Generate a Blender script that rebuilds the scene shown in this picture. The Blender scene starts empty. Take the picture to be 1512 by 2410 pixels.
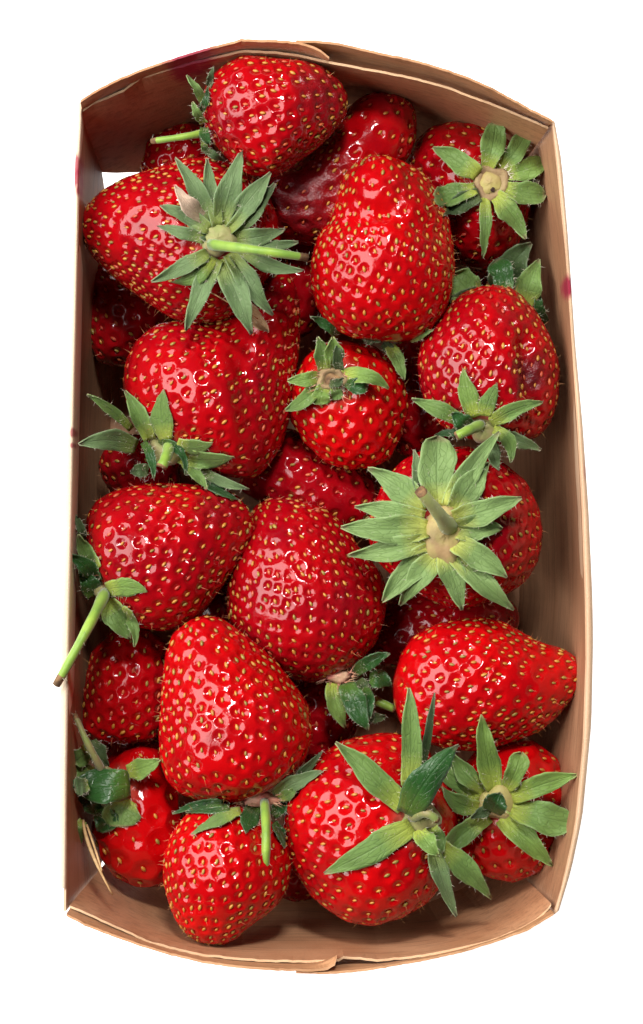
import bpy, bmesh, math, random
import numpy as np
from mathutils import Vector, Matrix

random.seed(7); rng = np.random.default_rng(11)
S = bpy.context.scene
COL = S.collection

# ------------------------------------------------------------------ camera
# plan coordinates (px,py) are read off the photograph at 1512 x 2409; K metres per unit at the rim level ZR
K = 0.00009; ZR = 0.060; CZ = 0.660; CX, CY = 756.0, 1204.5
def at(px, py, z):
    f = K * (CZ - z) / (CZ - ZR)
    return np.array([(px - CX) * f, (CY - py) * f, z + 0.0 * f])
cam_d = bpy.data.cameras.new('camera'); cam = bpy.data.objects.new('camera', cam_d); COL.objects.link(cam)
cam.location = (0, 0, CZ)
cam_d.sensor_fit = 'HORIZONTAL'; cam_d.sensor_width = 36
cam_d.lens = 36 * (CZ - ZR) / (1512 * K)
cam_d.clip_start = 0.01; cam_d.clip_end = 20
S.camera = cam

# ------------------------------------------------------------------ world and lamps
W = bpy.data.worlds.new('World'); S.world = W; W.use_nodes = True
W.node_tree.nodes['Background'].inputs[0].default_value = (1, 1, 1, 1)
W.node_tree.nodes['Background'].inputs[1].default_value = 0.03
S.view_settings.view_transform = 'Standard'; S.view_settings.look = 'None'
S.view_settings.exposure = 0; S.view_settings.gamma = 1
def area(name, loc, target, sx, sy, power, col):
    d = bpy.data.lights.new(name, 'AREA'); d.shape = 'RECTANGLE'; d.size = sx; d.size_y = sy
    d.energy = power; d.color = col
    o = bpy.data.objects.new(name, d); COL.objects.link(o); o.location = loc
    v = Vector(target) - Vector(loc); o.rotation_euler = v.to_track_quat('-Z', 'Y').to_euler()
    return o
area('softbox_lamp', (-0.70, 0.20, 0.78), (0, 0, 0.04), 0.95, 0.95, 21.0, (1, 0.97, 0.94))
area('strobe_lamp', (0.03, 0.56, 0.98), (0, 0, 0.04), 0.15, 0.15, 9.0, (1, 0.97, 0.93))
S.cycles.max_bounces = 6; S.cycles.diffuse_bounces = 3; S.cycles.glossy_bounces = 3
S.cycles.transmission_bounces = 2; S.cycles.caustics_reflective = False; S.cycles.caustics_refractive = False

# ------------------------------------------------------------------ helpers
def link(name, me, parent=None, loc=(0, 0, 0)):
    o = bpy.data.objects.new(name, me); COL.objects.link(o); o.location = loc
    if parent: o.parent = parent
    return o
def mesh(name, V, F, mats=(), smooth=True, fmat=None, attrs=None, uv=None):
    me = bpy.data.meshes.new(name); V = np.asarray(V, dtype=np.float32)
    if isinstance(F, np.ndarray):
        n, k = F.shape
        me.vertices.add(len(V)); me.vertices.foreach_set('co', V.ravel())
        me.loops.add(n * k); me.loops.foreach_set('vertex_index', F.astype(np.int32).ravel())
        me.polygons.add(n); me.polygons.foreach_set('loop_start', np.arange(0, n * k, k, dtype=np.int32))
        me.update(calc_edges=True)
    else:
        me.from_pydata([tuple(map(float, v)) for v in V], [], F)
    for m in mats: me.materials.append(m)
    if smooth: me.polygons.foreach_set('use_smooth', np.ones(len(me.polygons), dtype=bool))
    if fmat is not None: me.polygons.foreach_set('material_index', np.asarray(fmat, dtype=np.int32))
    for k_, a in (attrs or {}).items():
        at_ = me.attributes.new(k_, 'FLOAT', 'POINT'); at_.data.foreach_set('value', np.asarray(a, dtype=np.float32))
    me.update()
    return me
def empty(name, loc, label, cat, group=None):
    o = bpy.data.objects.new(name, None); COL.objects.link(o); o.location = loc
    o.empty_display_size = 0.01
    o['label'] = label; o['category'] = cat
    if group: o['group'] = group
    return o

class NT:
    """small node-tree helper"""
    def __init__(s, name):
        s.m = bpy.data.materials.new(name); s.m.use_nodes = True; s.t = s.m.node_tree
        s.b = s.t.nodes['Principled BSDF']
    def n(s, typ, **kw):
        nd = s.t.nodes.new(typ)
        for k, v in kw.items():
            if k in nd.inputs.keys() and not hasattr(nd, k): nd.inputs[k].default_value = v
            elif hasattr(nd, k): setattr(nd, k, v)
            else: nd.inputs[k].default_value = v
        return nd
    def l(s, a, b): s.t.links.new(a, b)
    def set(s, **kw):
        for k, v in kw.items(): s.b.inputs[k.replace('_', ' ')].default_value = v
    def attr(s, name): return s.n('ShaderNodeAttribute', attribute_name=name).outputs['Fac']
    def noise(s, scale, vec=None, detail=3.0, rough=0.5):
        nd = s.n('ShaderNodeTexNoise'); nd.inputs['Scale'].default_value = scale
        nd.inputs['Detail'].default_value = detail; nd.inputs['Roughness'].default_value = rough
        if vec is not None: s.l(vec, nd.inputs['Vector'])
        return nd.outputs['Fac']
    def ramp(s, fac, a, b, ca=0.0, cb=1.0):
        nd = s.n('ShaderNodeMapRange'); s.l(fac, nd.inputs[0])
        for i, v in zip((1, 2, 3, 4), (a, b, ca, cb)): nd.inputs[i].default_value = v
        return nd.outputs[0]
    def mix(s, fac, a, b, mode='MIX'):
        nd = s.n('ShaderNodeMix', data_type='RGBA', blend_type=mode)
        if isinstance(fac, (int, float)): nd.inputs[0].default_value = fac
        else: s.l(fac, nd.inputs[0])
        for i, v in ((6, a), (7, b)):
            if isinstance(v, tuple): nd.inputs[i].default_value = (*v, 1)
            else: s.l(v, nd.inputs[i])
        return nd.outputs[2]
    def math(s, op, a, b):
        nd = s.n('ShaderNodeMath', operation=op)
        for i, v in ((0, a), (1, b)):
            if isinstance(v, (int, float)): nd.inputs[i].default_value = v
            else: s.l(v, nd.inputs[i])
        return nd.outputs[0]
    def coord(s, which='Object', scale=(1, 1, 1)):
        tc = s.n('ShaderNodeTexCoord'); mp = s.n('ShaderNodeMapping'); mp.inputs['Scale'].default_value = scale
        s.l(tc.outputs[which], mp.inputs['Vector']); return mp.outputs[0]
    def bump(s, h, dist, strength=1.0):
        nd = s.n('ShaderNodeBump'); nd.inputs['Distance'].default_value = dist; nd.inputs['Strength'].default_value = strength
        s.l(h, nd.inputs['Height']); s.l(nd.outputs[0], s.b.inputs['Normal'])

# ------------------------------------------------------------------ materials
def mat_flesh(name, red, dark, pale=(0.72, 0.30, 0.20), rough=0.08, wrinkle=0.0):
    m = NT(name); co = m.coord('Object')
    n1 = m.noise(70, co, 3); n2 = m.noise(420, co, 4); n3 = m.noise(1500, co, 2)
    c = m.mix(m.ramp(n1, 0.42, 0.66), red, dark)
    c = m.mix(m.ramp(n2, 0.60, 0.80, 0, 0.35), c, tuple(min(1, v * 1.35 + 0.012) for v in red))
    c = m.mix(m.math('MULTIPLY', m.attr('bruise'), m.ramp(n2, 0.3, 0.7, 0.45, 1.0)), c, (0.10, 0.006, 0.010))
    sh = m.math('MULTIPLY', m.attr('shoulder'), m.ramp(n2, 0.3, 0.7, 0.6, 1.0))
    c = m.mix(sh, c, pale)
    m.l(c, m.b.inputs['Base Color'])
    r = m.math('ADD', m.ramp(n1, 0.3, 0.7, rough, rough + 0.07), m.math('MULTIPLY', m.attr('bruise'), 0.22))
    m.l(r, m.b.inputs['Roughness'])
    m.set(IOR=1.46, Subsurface_Weight=0.12, Subsurface_Scale=0.0022)
    m.b.inputs['Subsurface Radius'].default_value = (1.0, 0.12, 0.08)
    wr = m.noise(900, co, 3, 0.7)
    h = m.math('ADD', m.math('MULTIPLY', n2, 0.20 + wrinkle), m.math('MULTIPLY', n3, 0.05))
    h = m.math('ADD', h, m.math('MULTIPLY', m.math('MULTIPLY', wr, m.attr('bruise')), 0.75))
    m.bump(h, 0.00055)
    return m.m
FL = {
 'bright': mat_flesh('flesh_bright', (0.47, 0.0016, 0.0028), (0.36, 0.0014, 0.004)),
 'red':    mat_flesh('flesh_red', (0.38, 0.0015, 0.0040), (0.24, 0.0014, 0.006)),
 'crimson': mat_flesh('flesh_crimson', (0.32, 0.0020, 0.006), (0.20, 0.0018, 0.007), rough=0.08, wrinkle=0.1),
 'maroon': mat_flesh('flesh_maroon', (0.20, 0.005, 0.009), (0.085, 0.004, 0.008), rough=0.22, wrinkle=0.35),
}
def mat_seed(name, a, b):
    m = NT(name); oi = m.n('ShaderNodeObjectInfo')
    m.l(m.mix(oi.outputs['Random'], a, b), m.b.inputs['Base Color']); m.set(Roughness=0.35)
    return m.m
SEED_M = [mat_seed('seed_yellow', (0.54, 0.26, 0.042), (0.42, 0.17, 0.024)),
          mat_seed('seed_green', (0.36, 0.24, 0.045), (0.22, 0.16, 0.03)),
          mat_seed('seed_orange', (0.55, 0.13, 0.04), (0.42, 0.045, 0.028))]
def mat_leaf(name, main, base, tip, rough=0.55, sheen=0.12, vein=(0.0, 0.0, 0.0), veinf=0.25, tipf=0.9, spec=0.35):
    m = NT(name); co = m.coord('Object')
    u = m.attr('across'); s_ = m.attr('along')
    n1 = m.noise(260, co, 4); n2 = m.noise(1400, co, 3)
    c = m.mix(m.ramp(n1, 0.35, 0.7, 0, 0.55), main, tuple(v * 0.62 for v in main))
    oi0 = m.n('ShaderNodeObjectInfo'); c = m.mix(m.ramp(oi0.outputs['Random'], 0, 1, 0, 0.45), c, (main[0] * .72, main[1] * .70, main[2] * .62))
    # a net of fine veins, cells drawn out along the leaf
    cb = m.n('ShaderNodeCombineXYZ'); m.l(m.math('MULTIPLY', m.math('SUBTRACT', s_, m.math('MULTIPLY', m.math('ABSOLUTE', u, 0), 0.22)), 7.0), cb.inputs[0])
    m.l(m.math('MULTIPLY', u, 3.2), cb.inputs[1]); oi = m.n('ShaderNodeObjectInfo'); m.l(m.math('MULTIPLY', oi.outputs['Random'], 50.0), cb.inputs[2])
    vo = m.n('ShaderNodeTexVoronoi', feature='DISTANCE_TO_EDGE'); vo.inputs['Scale'].default_value = 1.0
    m.l(cb.outputs[0], vo.inputs['Vector'])
    vn = m.ramp(vo.outputs['Distance'], 0.0, 0.07, 1.0, 0.0)
    mid = m.ramp(m.math('ABSOLUTE', u, 0), 0.0, 0.10, 1.0, 0.0)
    vv = m.math('MAXIMUM', m.math('MULTIPLY', vn, 0.7), mid)
    c = m.mix(m.math('MULTIPLY', vv, veinf), c, vein)
    c = m.mix(m.ramp(s_, 0.02, 0.36, 1, 0), c, base)
    c = m.mix(m.math('MULTIPLY', m.ramp(s_, 0.90, 1.0), tipf), c, tip)
    ed = m.ramp(m.math('ABSOLUTE', u, 0), 0.90, 1.0, 0, 0.55)
    c = m.mix(ed, c, tuple(min(1, v * 1.2 + 0.10) for v in main))
    c = m.mix(m.ramp(n2, 0.62, 0.8, 0, 0.30), c, (0.55, 0.58, 0.42))
    m.l(c, m.b.inputs['Base Color'])
    m.set(Roughness=rough, Sheen_Weight=sheen, Sheen_Roughness=0.4, Specular_IOR_Level=spec)
    tl = m.n('ShaderNodeBsdfTranslucent'); m.l(c, tl.inputs['Color']); ms = m.n('ShaderNodeMixShader'); ms.inputs[0].default_value = 0.22
    m.l(m.b.outputs[0], ms.inputs[1]); m.l(tl.outputs[0], ms.inputs[2]); m.l(ms.outputs[0], m.t.nodes['Material Output'].inputs['Surface'])
    m.b.inputs['Sheen Tint'].default_value = (0.9, 0.95, 0.85, 1)
    h = m.math('ADD', m.math('MULTIPLY', vv, -0.5), m.math('MULTIPLY', n1, 0.8))
    m.bump(m.math('ADD', h, m.math('MULTIPLY', n2, 0.35)), 0.00020)
    return m.m
LF = {
 'mid':  mat_leaf('sepal_green', (0.185, 0.318, 0.080), (0.44, 0.52, 0.08), (0.40, 0.30, 0.17), vein=(0.06, 0.12, 0.03)),
 'grey': mat_leaf('sepal_sage', (0.170, 0.275, 0.108), (0.25, 0.31, 0.06), (0.32, 0.23, 0.15), sheen=0.22, vein=(0.24, 0.30, 0.17), rough=0.62),
 'pale': mat_leaf('sepal_pale', (0.250, 0.395, 0.130), (0.54, 0.58, 0.12), (0.42, 0.34, 0.20), vein=(0.12, 0.21, 0.06), veinf=0.4, rough=0.6),
 'lime': mat_leaf('sepal_lime', (0.220, 0.370, 0.080), (0.48, 0.57, 0.085), (0.40, 0.32, 0.14), vein=(0.10, 0.18, 0.03)),
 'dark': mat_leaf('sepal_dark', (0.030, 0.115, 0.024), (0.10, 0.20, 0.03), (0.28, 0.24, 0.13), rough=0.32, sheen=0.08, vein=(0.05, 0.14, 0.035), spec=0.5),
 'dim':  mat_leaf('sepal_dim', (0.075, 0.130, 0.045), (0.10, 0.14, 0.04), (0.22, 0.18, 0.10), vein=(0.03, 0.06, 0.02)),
 'cream': mat_leaf('sepal_cream', (0.62, 0.46, 0.34), (0.55, 0.40, 0.25), (0.30, 0.16, 0.08), sheen=0.1, vein=(0.45, 0.25, 0.18)),
 'brown': mat_leaf('sepal_brown', (0.40, 0.23, 0.11), (0.36, 0.26, 0.12), (0.25, 0.12, 0.06), sheen=0.1, vein=(0.25, 0.12, 0.06)),
}
def mat_plain(name, a, b, scale, rough=0.6, bump=0.0002, sheen=0.0):
    m = NT(name); co = m.coord('Object'); n = m.noise(scale, co, 4)
    m.l(m.mix(m.ramp(n, 0.32, 0.68), a, b), m.b.inputs['Base Color']); m.set(Roughness=rough, Sheen_Weight=sheen)
    m.bump(n, bump); return m.m
M_STEM = mat_plain('stem_green', (0.27, 0.42, 0.045), (0.16, 0.30, 0.035), 300, 0.5, 0.0002, 0.25)
M_STEMD = mat_plain('stem_olive', (0.20, 0.26, 0.06), (0.26, 0.20, 0.09), 300, 0.55, 0.0002, 0.25)
M_STEMP = mat_plain('stem_pale', (0.32, 0.37, 0.10), (0.24, 0.26, 0.08), 300, 0.55, 0.0002, 0.2)
M_CUT = mat_plain('stem_cut_brown', (0.30, 0.17, 0.07), (0.10, 0.05, 0.025), 900, 0.8)
M_PAD = mat_plain('calyx_pad', (0.42, 0.37, 0.11), (0.33, 0.21, 0.09), 260, 0.6, 0.0004, 0.3)
M_PADB = mat_plain('calyx_ring_brown', (0.34, 0.25, 0.11), (0.24, 0.14, 0.07), 420, 0.7, 0.0006, 0.2)
M_HOLE = mat_plain('pith_hole', (0.05, 0.02, 0.012), (0.03, 0.012, 0.01), 400, 0.8)
M_STAM = mat_plain('stamen_pink', (0.55, 0.20, 0.16), (0.50, 0.32, 0.16), 500, 0.6)
M_PADG = mat_plain('calyx_pad_green', (0.24, 0.28, 0.07), (0.30, 0.23, 0.11), 260, 0.6, 0.0004, 0.3)
M_PADP = mat_plain('calyx_pad_pink', (0.60, 0.38, 0.24), (0.55, 0.16, 0.13), 400, 0.55, 0.0004, 0.2)
M_HAIR = mat_plain('hair_pale', (0.62, 0.58, 0.46), (0.5, 0.46, 0.34), 100, 0.6)
M_FUZZ = mat_plain('style_gold', (0.55, 0.30, 0.10), (0.45, 0.12, 0.06), 100, 0.5)
M_STRAW = mat_plain('straw_dry', (0.62, 0.42, 0.20), (0.42, 0.25, 0.10), 500, 0.6)

STAINS = [  # juice soaked into the wood: px, py, z, radii (m), strength
 (446, 154, 0.066, 0.0044, 0.0036, 0.95), (468, 136, 0.068, 0.0042, 0.0028, 0.9), (430, 166, 0.063, 0.0028, 0.0022, 0.8), (181, 388, 0.060, 0.0011, 0.0022, 0.9), (182, 422, 0.060, 0.0009, 0.0020, 0.9),
 (184, 448, 0.060, 0.0005, 0.0012, 0.9), (1336, 674, 0.060, 0.0010, 0.0024, 1.0), (1331, 778, 0.060, 0.0005, 0.0014, 1.0), (1351, 1210, 0.056, 0.0006, 0.0016, 0.9),
 (1376, 1105, 0.060, 0.0004, 0.0020, 0.4), (171, 1018, 0.060, 0.0005, 0.0010, 0.8), (170, 1048, 0.060, 0.0004, 0.0006, 0.8), (700, 2283, 0.062, 0.004, 0.0010, 0.2)]
def mat_wood(name, a, b, along, rough=0.55, stain=True, grain=1.0):
    m = NT(name)
    sc = {'x': (35, 900, 900), 'y': (900, 35, 900)}[along]
    co = m.coord('Object', tuple(v * 1.0 for v in sc)); co2 = m.coord('Object', (60, 60, 60) if along == 'x' else (90, 22, 90))
    n1 = m.noise(1.0, co, 4, 0.6); n2 = m.noise(1.0, co2, 4, 0.55)
    co3 = m.coord('Object', (2200, 2200, 2200)); n3 = m.noise(1.0, co3, 2)
    c = m.mix(m.ramp(n2, 0.35, 0.68), a, b)
    c = m.mix(m.ramp(n1, 0.48, 0.66, 0, 0.5 * grain), c, tuple(v * 0.55 for v in b))
    c = m.mix(m.ramp(n3, 0.55, 0.8, 0, 0.22), c, tuple(min(1, v * 1.5) for v in a))
    if stain:
        geo = m.n('ShaderNodeNewGeometry'); wob = m.noise(1.0, m.coord('Object', (260, 1500, 1500) if along == 'x' else (1500, 260, 1500)), 3)
        for (px, py, z, rx, ry, st) in STAINS:
            p = at(px, py, z)
            mp = m.n('ShaderNodeMapping', vector_type='POINT')
            mp.inputs['Scale'].default_value = (1 / rx, 1 / ry, 1 / 0.012)
            mp.inputs['Location'].default_value = (-p[0] / rx, -p[1] / ry, -p[2] / 0.012)
            m.l(geo.outputs['Position'], mp.inputs['Vector'])
            ln = m.n('ShaderNodeVectorMath', operation='LENGTH'); m.l(mp.outputs[0], ln.inputs[0])
            d = m.math('ADD', ln.outputs['Value'], m.ramp(wob, 0.2, 0.8, -0.45, 0.45))
            c = m.mix(m.ramp(d, 0.65, 1.3, st, 0), c, (0.30, 0.022, 0.050))
    m.l(c, m.b.inputs['Base Color']); m.set(Roughness=rough, Specular_IOR_Level=0.35)
    m.bump(m.math('ADD', n1, m.math('MULTIPLY', n3, 0.5)), 0.00012)
    return m.m
WER = mat_wood('poplar_rim_right', (0.66, 0.46, 0.30), (0.56, 0.36, 0.22), 'y', 0.45, grain=0.35)
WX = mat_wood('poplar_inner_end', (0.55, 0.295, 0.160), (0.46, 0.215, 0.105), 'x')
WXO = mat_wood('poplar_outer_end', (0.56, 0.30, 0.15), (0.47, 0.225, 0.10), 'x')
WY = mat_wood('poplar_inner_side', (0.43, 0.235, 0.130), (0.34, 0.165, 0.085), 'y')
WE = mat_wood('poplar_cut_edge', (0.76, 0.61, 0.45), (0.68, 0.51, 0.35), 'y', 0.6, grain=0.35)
WEX = mat_wood('poplar_ply_edge', (0.70, 0.47, 0.28), (0.58, 0.35, 0.19), 'x', 0.6, grain=0.5)

# ------------------------------------------------------------------ white table, emission added to whiten it and wash out shadows
m = NT('glowing_white'); m.set(Roughness=0.6); m.b.inputs['Base Color'].default_value = (0.85, 0.85, 0.85, 1)
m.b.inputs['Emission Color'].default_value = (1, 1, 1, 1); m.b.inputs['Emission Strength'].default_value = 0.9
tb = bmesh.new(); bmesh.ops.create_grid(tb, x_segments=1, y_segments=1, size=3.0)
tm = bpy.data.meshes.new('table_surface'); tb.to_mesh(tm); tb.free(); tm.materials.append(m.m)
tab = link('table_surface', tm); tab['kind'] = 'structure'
tab['label'] = 'plain white table under the punnet, with an added glow'

# ------------------------------------------------------------------ punnet
def resample(P, n):
    P = np.array(P, float); d = np.r_[0, np.cumsum(np.hypot(*np.diff(P[:, :2], axis=0).T))]
    t = np.linspace(0, d[-1], n)
    return np.stack([np.interp(t, d, P[:, i]) for i in range(P.shape[1])], 1)
def sheet(name, top, bot, thick, out, nl, nv, mats, parent, belly=0.0, jag=0.0, cut=None, notch=None):
    """veneer sheet: top / bottom polylines of (px,py,z) traced on its inner face, thickness going along `out`"""
    T = resample(top, nl); B = resample(bot, nl); out = np.array(out, float)
    G = np.zeros((nv, nl, 3))
    kz = np.hanning(23); kz /= kz.sum(); TS = T + 0
    for c_ in range(3):
        lin = np.linspace(T[0, c_], T[-1, c_], nl); dv = T[:, c_] - lin
        TS[:, c_] = lin + np.convolve(np.r_[-dv[11:0:-1], dv, -dv[-2:-13:-1]], kz, 'same')[11:-11]
    for j in range(nv):
        v = j / (nv - 1); kk = max(0.0, 1 - v / .12)
        for i in range(nl):
            w = v
            if cut is not None: pass
            p = (T[i] * kk + TS[i] * (1 - kk)) * (1 - w) + B[i] * w
            q = at(p[0], p[1], p[2]); q = q + out * belly * 4 * w * (1 - w) * math.sin(math.pi * i / (nl - 1))
            G[j, i] = q
    if notch is not None:
        for i in range(nl):
            vm = notch(i / (nl - 1), T[i], B[i])
            col = G[:, i].copy(); tv = np.linspace(0, 1, nv)
            for c_ in range(3): G[:, i, c_] = np.interp(tv * vm, tv, col[:, c_])
    if cut is not None: G = cut(G)
    if jag:
        jn = np.convolve(rng.normal(0, 1, nl + 4), np.ones(3) / 3, 'same')[2:-2]
        G[0, :, 2] += jn * jag; G[0, :, 1] += rng.normal(0, jag * 0.35, nl)
    inner = G.reshape(-1, 3); outer = (G + out * thick).reshape(-1, 3)
    V = np.r_[inner, outer]; F = []; fm = []; N = nv * nl
    for j in range(nv - 1):
        for i in range(nl - 1):
            a = j * nl + i; b = a + 1; c = a + nl + 1; d = a + nl
            F.append((a, b, c, d)); fm.append(0)
            F.append((N + d, N + c, N + b, N + a)); fm.append(0)
    for i in range(nl - 1):
        F.append((i + 1, i, N + i, N + i + 1)); fm.append(1)
        a = (nv - 1) * nl + i; F.append((a, a + 1, N + a + 1, N + a)); fm.append(1)
    for j in range(nv - 1):
        a = j * nl; F.append((a, a + nl, N + a + nl, N + a)); fm.append(1)
        a = j * nl + nl - 1; F.append((a + nl, a, N + a, N + a + nl)); fm.append(1)
    me = mesh(name, V, F, mats, smooth=False, fmat=fm)
    bm_ = bmesh.new(); bm_.from_mesh(me); bmesh.ops.recalc_face_normals(bm_, faces=bm_.faces); bm_.to_mesh(me); bm_.free()
    return link(name, me, parent)

PUN = empty('punnet', (0, 0, 0), 'oblong wooden veneer punnet with arched ends, filled with strawberries', 'punnet')
TLb, TRb, BLb, BRb = (278, 505, .003), (1171, 464, .003), (298, 1970, .003), (1166, 2004, .003)
# long sides
def cut_left(G):
    nv, nl, _ = G.shape
    for j in range(nv):                      # lower corners rounded away -> the corner slots
        v = j / (nv - 1)
        e = max(0.0, (v - 0.60) / 0.40)
        sh = 0.0075 * math.sqrt(e) if e > 0 else 0.0
        if sh > 0:
            ys = G[j, :, 1].copy(); y0, y1 = ys[0], ys[-1]
            ny = np.interp(ys, [min(y0, y1), max(y0, y1)], [min(y0, y1) + sh, max(y0, y1) - sh])
            G[j, :, 0] = np.interp(ny, ys[::-1], G[j, ::-1, 0]) if y0 > y1 else np.interp(ny, ys, G[j, :, 0])
            G[j, :, 1] = ny
    return G
left_top = [(190, 256, .060), (187, 420, .060), (182, 640, .060), (176, 900, .060), (170, 1180, .060), (164, 1450, .060), (158, 1800, .060), (155, 2143, .060)]
left_bot = [TLb, (262, 900, .003), (250, 1400, .003), BLb]
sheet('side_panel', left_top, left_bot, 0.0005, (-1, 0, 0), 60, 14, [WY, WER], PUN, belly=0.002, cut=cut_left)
right_top = [(1297, 284, .060), (1316, 460, .060), (1330, 600, .060), (1344, 800, .060), (1357, 1000, .060), (1368, 1200, .060), (1375, 1400, .060), (1377, 1550, .060), (1370, 1750, .060), (1352, 1940, .060), (1326, 2060, .060), (1305, 2143, .060)]
right_bot = [TRb, (1205, 900, .003), (1222, 1400, .003), BRb]
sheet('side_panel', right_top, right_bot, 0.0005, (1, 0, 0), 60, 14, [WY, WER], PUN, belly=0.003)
# thick rim battens running along the outside of both long sides
def batten(pin, pout, z0, z1, mt):
    A = resample(pin, 48); B = resample(pout, 48); rings = []
    for a, b in zip(A, B):
        pa = at(a[0], a[1], z1); pb = at(b[0], b[1], z1)
        ring = []
        for (u, dz) in ((0.0, -1.0), (0.0, -0.18), (0.10, -0.04), (0.32, 0.0), (0.62, -0.02), (0.86, -0.09), (1.0, -0.24), (1.0, -1.0)):
            p = pa * (1 - u) + pb * u; ring.append((p[0], p[1], z1 + dz * 0.0035 if dz > -1 else z0))
        rings.append(ring)
    V = np.array(rings).reshape(-1, 3); n = 8; F = []
    for i in range(len(A) - 1):
        for k in range(n):
            a = i * n + k; b = i * n + (k + 1) % n
            F.append((a, b, b + n, a + n))
    F.append(tuple(range(n))); F.append(tuple(range(len(V) - n, len(V)))[::-1])
    me = mesh('rim_batten', V, F, [mt], smooth=True)
    bm_ = bmesh.new(); bm_.from_mesh(me); bmesh.ops.recalc_face_normals(bm_, faces=bm_.faces); bm_.to_mesh(me); bm_.free()
    me.set_sharp_from_angle(angle=0.9)
    link('rim_batten', me, PUN)
batten([(194, 240), (185, 420), (181, 640), (175, 900), (169, 1180), (163, 1450), (157, 1800), (154, 2092)],
       [(181, 243), (174, 420), (169, 640), (161, 900), (153, 1180), (144, 1450), (139, 1700), (138, 1900), (139, 2086)], 0.046, 0.0608, WE)
batten([(1298, 284), (1318, 460), (1332, 600), (1346, 800), (1359, 1000), (1370, 1200), (1377, 1400), (1379, 1550), (1372, 1750), (1354, 1940), (1328, 2060), (1302, 2152)],
       [(1306, 288), (1322, 380), (1337, 560), (1353, 800), (1371, 1000), (1385, 1200), (1394, 1400), (1396, 1500), (1392, 1700), (1371, 1920), (1345, 2045), (1316, 2141)], 0.046, 0.0608, WER)
# ends: inner ply with a pale cut edge, two overlapping outer plies behind it
OUT_T, OUT_B = (0, 1, 0.10), (0, -1, 0.10)
def arch(P, z0=.060, h=.004, x0=190, x1=1290, dz=0.0):
    return [(x, y, z0 + h * math.sin(math.pi * min(1, max(0, (x - x0) / (x1 - x0)))) + dz) for x, y in P]
TB = [(278, 505), (330, 472), (400, 430), (480, 382), (590, 322), (700, 292), (850, 296), (1000, 335), (1090, 385), (1140, 430), (1174, 462)]
BB = [(297, 1972), (345, 2036), (420, 2092), (520, 2126), (600, 2116), (700, 2110), (780, 2118), (860, 2136), (1000, 2126), (1090, 2088), (1140, 2038), (1170, 2006)]
def hug(outer, inner, base, off, x0):
    """lower edge of an outer ply, lying close behind the inner ply about a centimetre below its rim"""
    I, Bs = np.array(inner, float), np.array(base, float); o = []
    for (x, y, z) in arch(outer, x0=x0):
        yi = np.interp(x, I[:, 0], I[:, 1]); u = np.clip((x - I[0, 0]) / (I[-1, 0] - I[0, 0]), 0, 1)
        xb = Bs[0, 0] + u * (Bs[-1, 0] - Bs[0, 0]); yb = np.interp(xb, Bs[:, 0], Bs[:, 1])
        o.append((x + .15 * (xb - x), yi + .15 * (yb - yi) + off, z - .0090))
    return o
ti = [(187, 270), (215, 248), (245, 236), (290, 217), (312, 200), (332, 186), (380, 172), (420, 160), (500, 140), (570, 124), (640, 126), (700, 134), (770, 149), (850, 164), (930, 179), (1000, 195), (1060, 212), (1100, 228), (1150, 246), (1200, 266), (1245, 285), (1279, 300), (1289, 304)]
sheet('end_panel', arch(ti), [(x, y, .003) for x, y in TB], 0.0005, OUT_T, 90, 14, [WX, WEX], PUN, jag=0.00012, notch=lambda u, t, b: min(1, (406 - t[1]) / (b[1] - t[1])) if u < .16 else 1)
tol = [(189, 242), (225, 218), (280, 190), (335, 168), (390, 149), (450, 130), (500, 115), (570, 98), (640, 100), (700, 104), (740, 116), (768, 134), (774, 140)]
sheet('end_ply', arch(tol, dz=.0052), hug(tol, ti, TB, -15, 190), 0.0005, OUT_T, 70, 8, [WXO, WXO], PUN, jag=0.00010)
tor = [(696, 101), (740, 101), (800, 108), (900, 131), (980, 148), (1050, 169), (1110, 191), (1160, 214), (1210, 241), (1250, 263), (1299, 288)]
sheet('end_ply', arch(tor, dz=.0048), hug(tor, ti, TB, -22, 190), 0.0005, OUT_T, 70, 8, [WXO, WXO], PUN, jag=0.00010)
bi = [(164, 2129), (200, 2144), (250, 2168), (300, 2189), (347, 2212), (400, 2226), (470, 2242), (540, 2251), (620, 2257), (720, 2259), (800, 2256), (808, 2249), (840, 2251), (888, 2256), (960, 2250), (1040, 2237), (1110, 2221), (1160, 2209), (1215, 2186), (1260, 2163), (1287, 2138), (1296, 2124)]
sheet('end_panel', arch(bi, x0=160), [(x, y, .003) for x, y in BB], 0.0005, OUT_B, 90, 14, [WX, WEX], PUN, jag=0.00012, notch=lambda u, t, b: .62 if u < .055 else 1)
bol = [(156, 2149), (200, 2172), (260, 2195), (330, 2220), (400, 2241), (480, 2260), (560, 2271), (660, 2278), (740, 2279), (770, 2276), (788, 2264), (792, 2246)]
sheet('end_ply', arch(bol, x0=150, dz=.0052), hug(bol, bi, BB, 12, 150), 0.0005, OUT_B, 70, 8, [WXO, WXO], PUN, jag=0.00010)
bor = [(696, 2284), (760, 2286), (830, 2282), (900, 2272), (1000, 2254), (1090, 2234), (1170, 2209), (1240, 2184), (1280, 2160), (1302, 2147)]
sheet('end_ply', arch(bor, x0=150, dz=.0048), hug(bor, bi, BB, 19, 150), 0.0005, OUT_B, 70, 8, [WXO, WXO], PUN, jag=0.00010)
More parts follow.
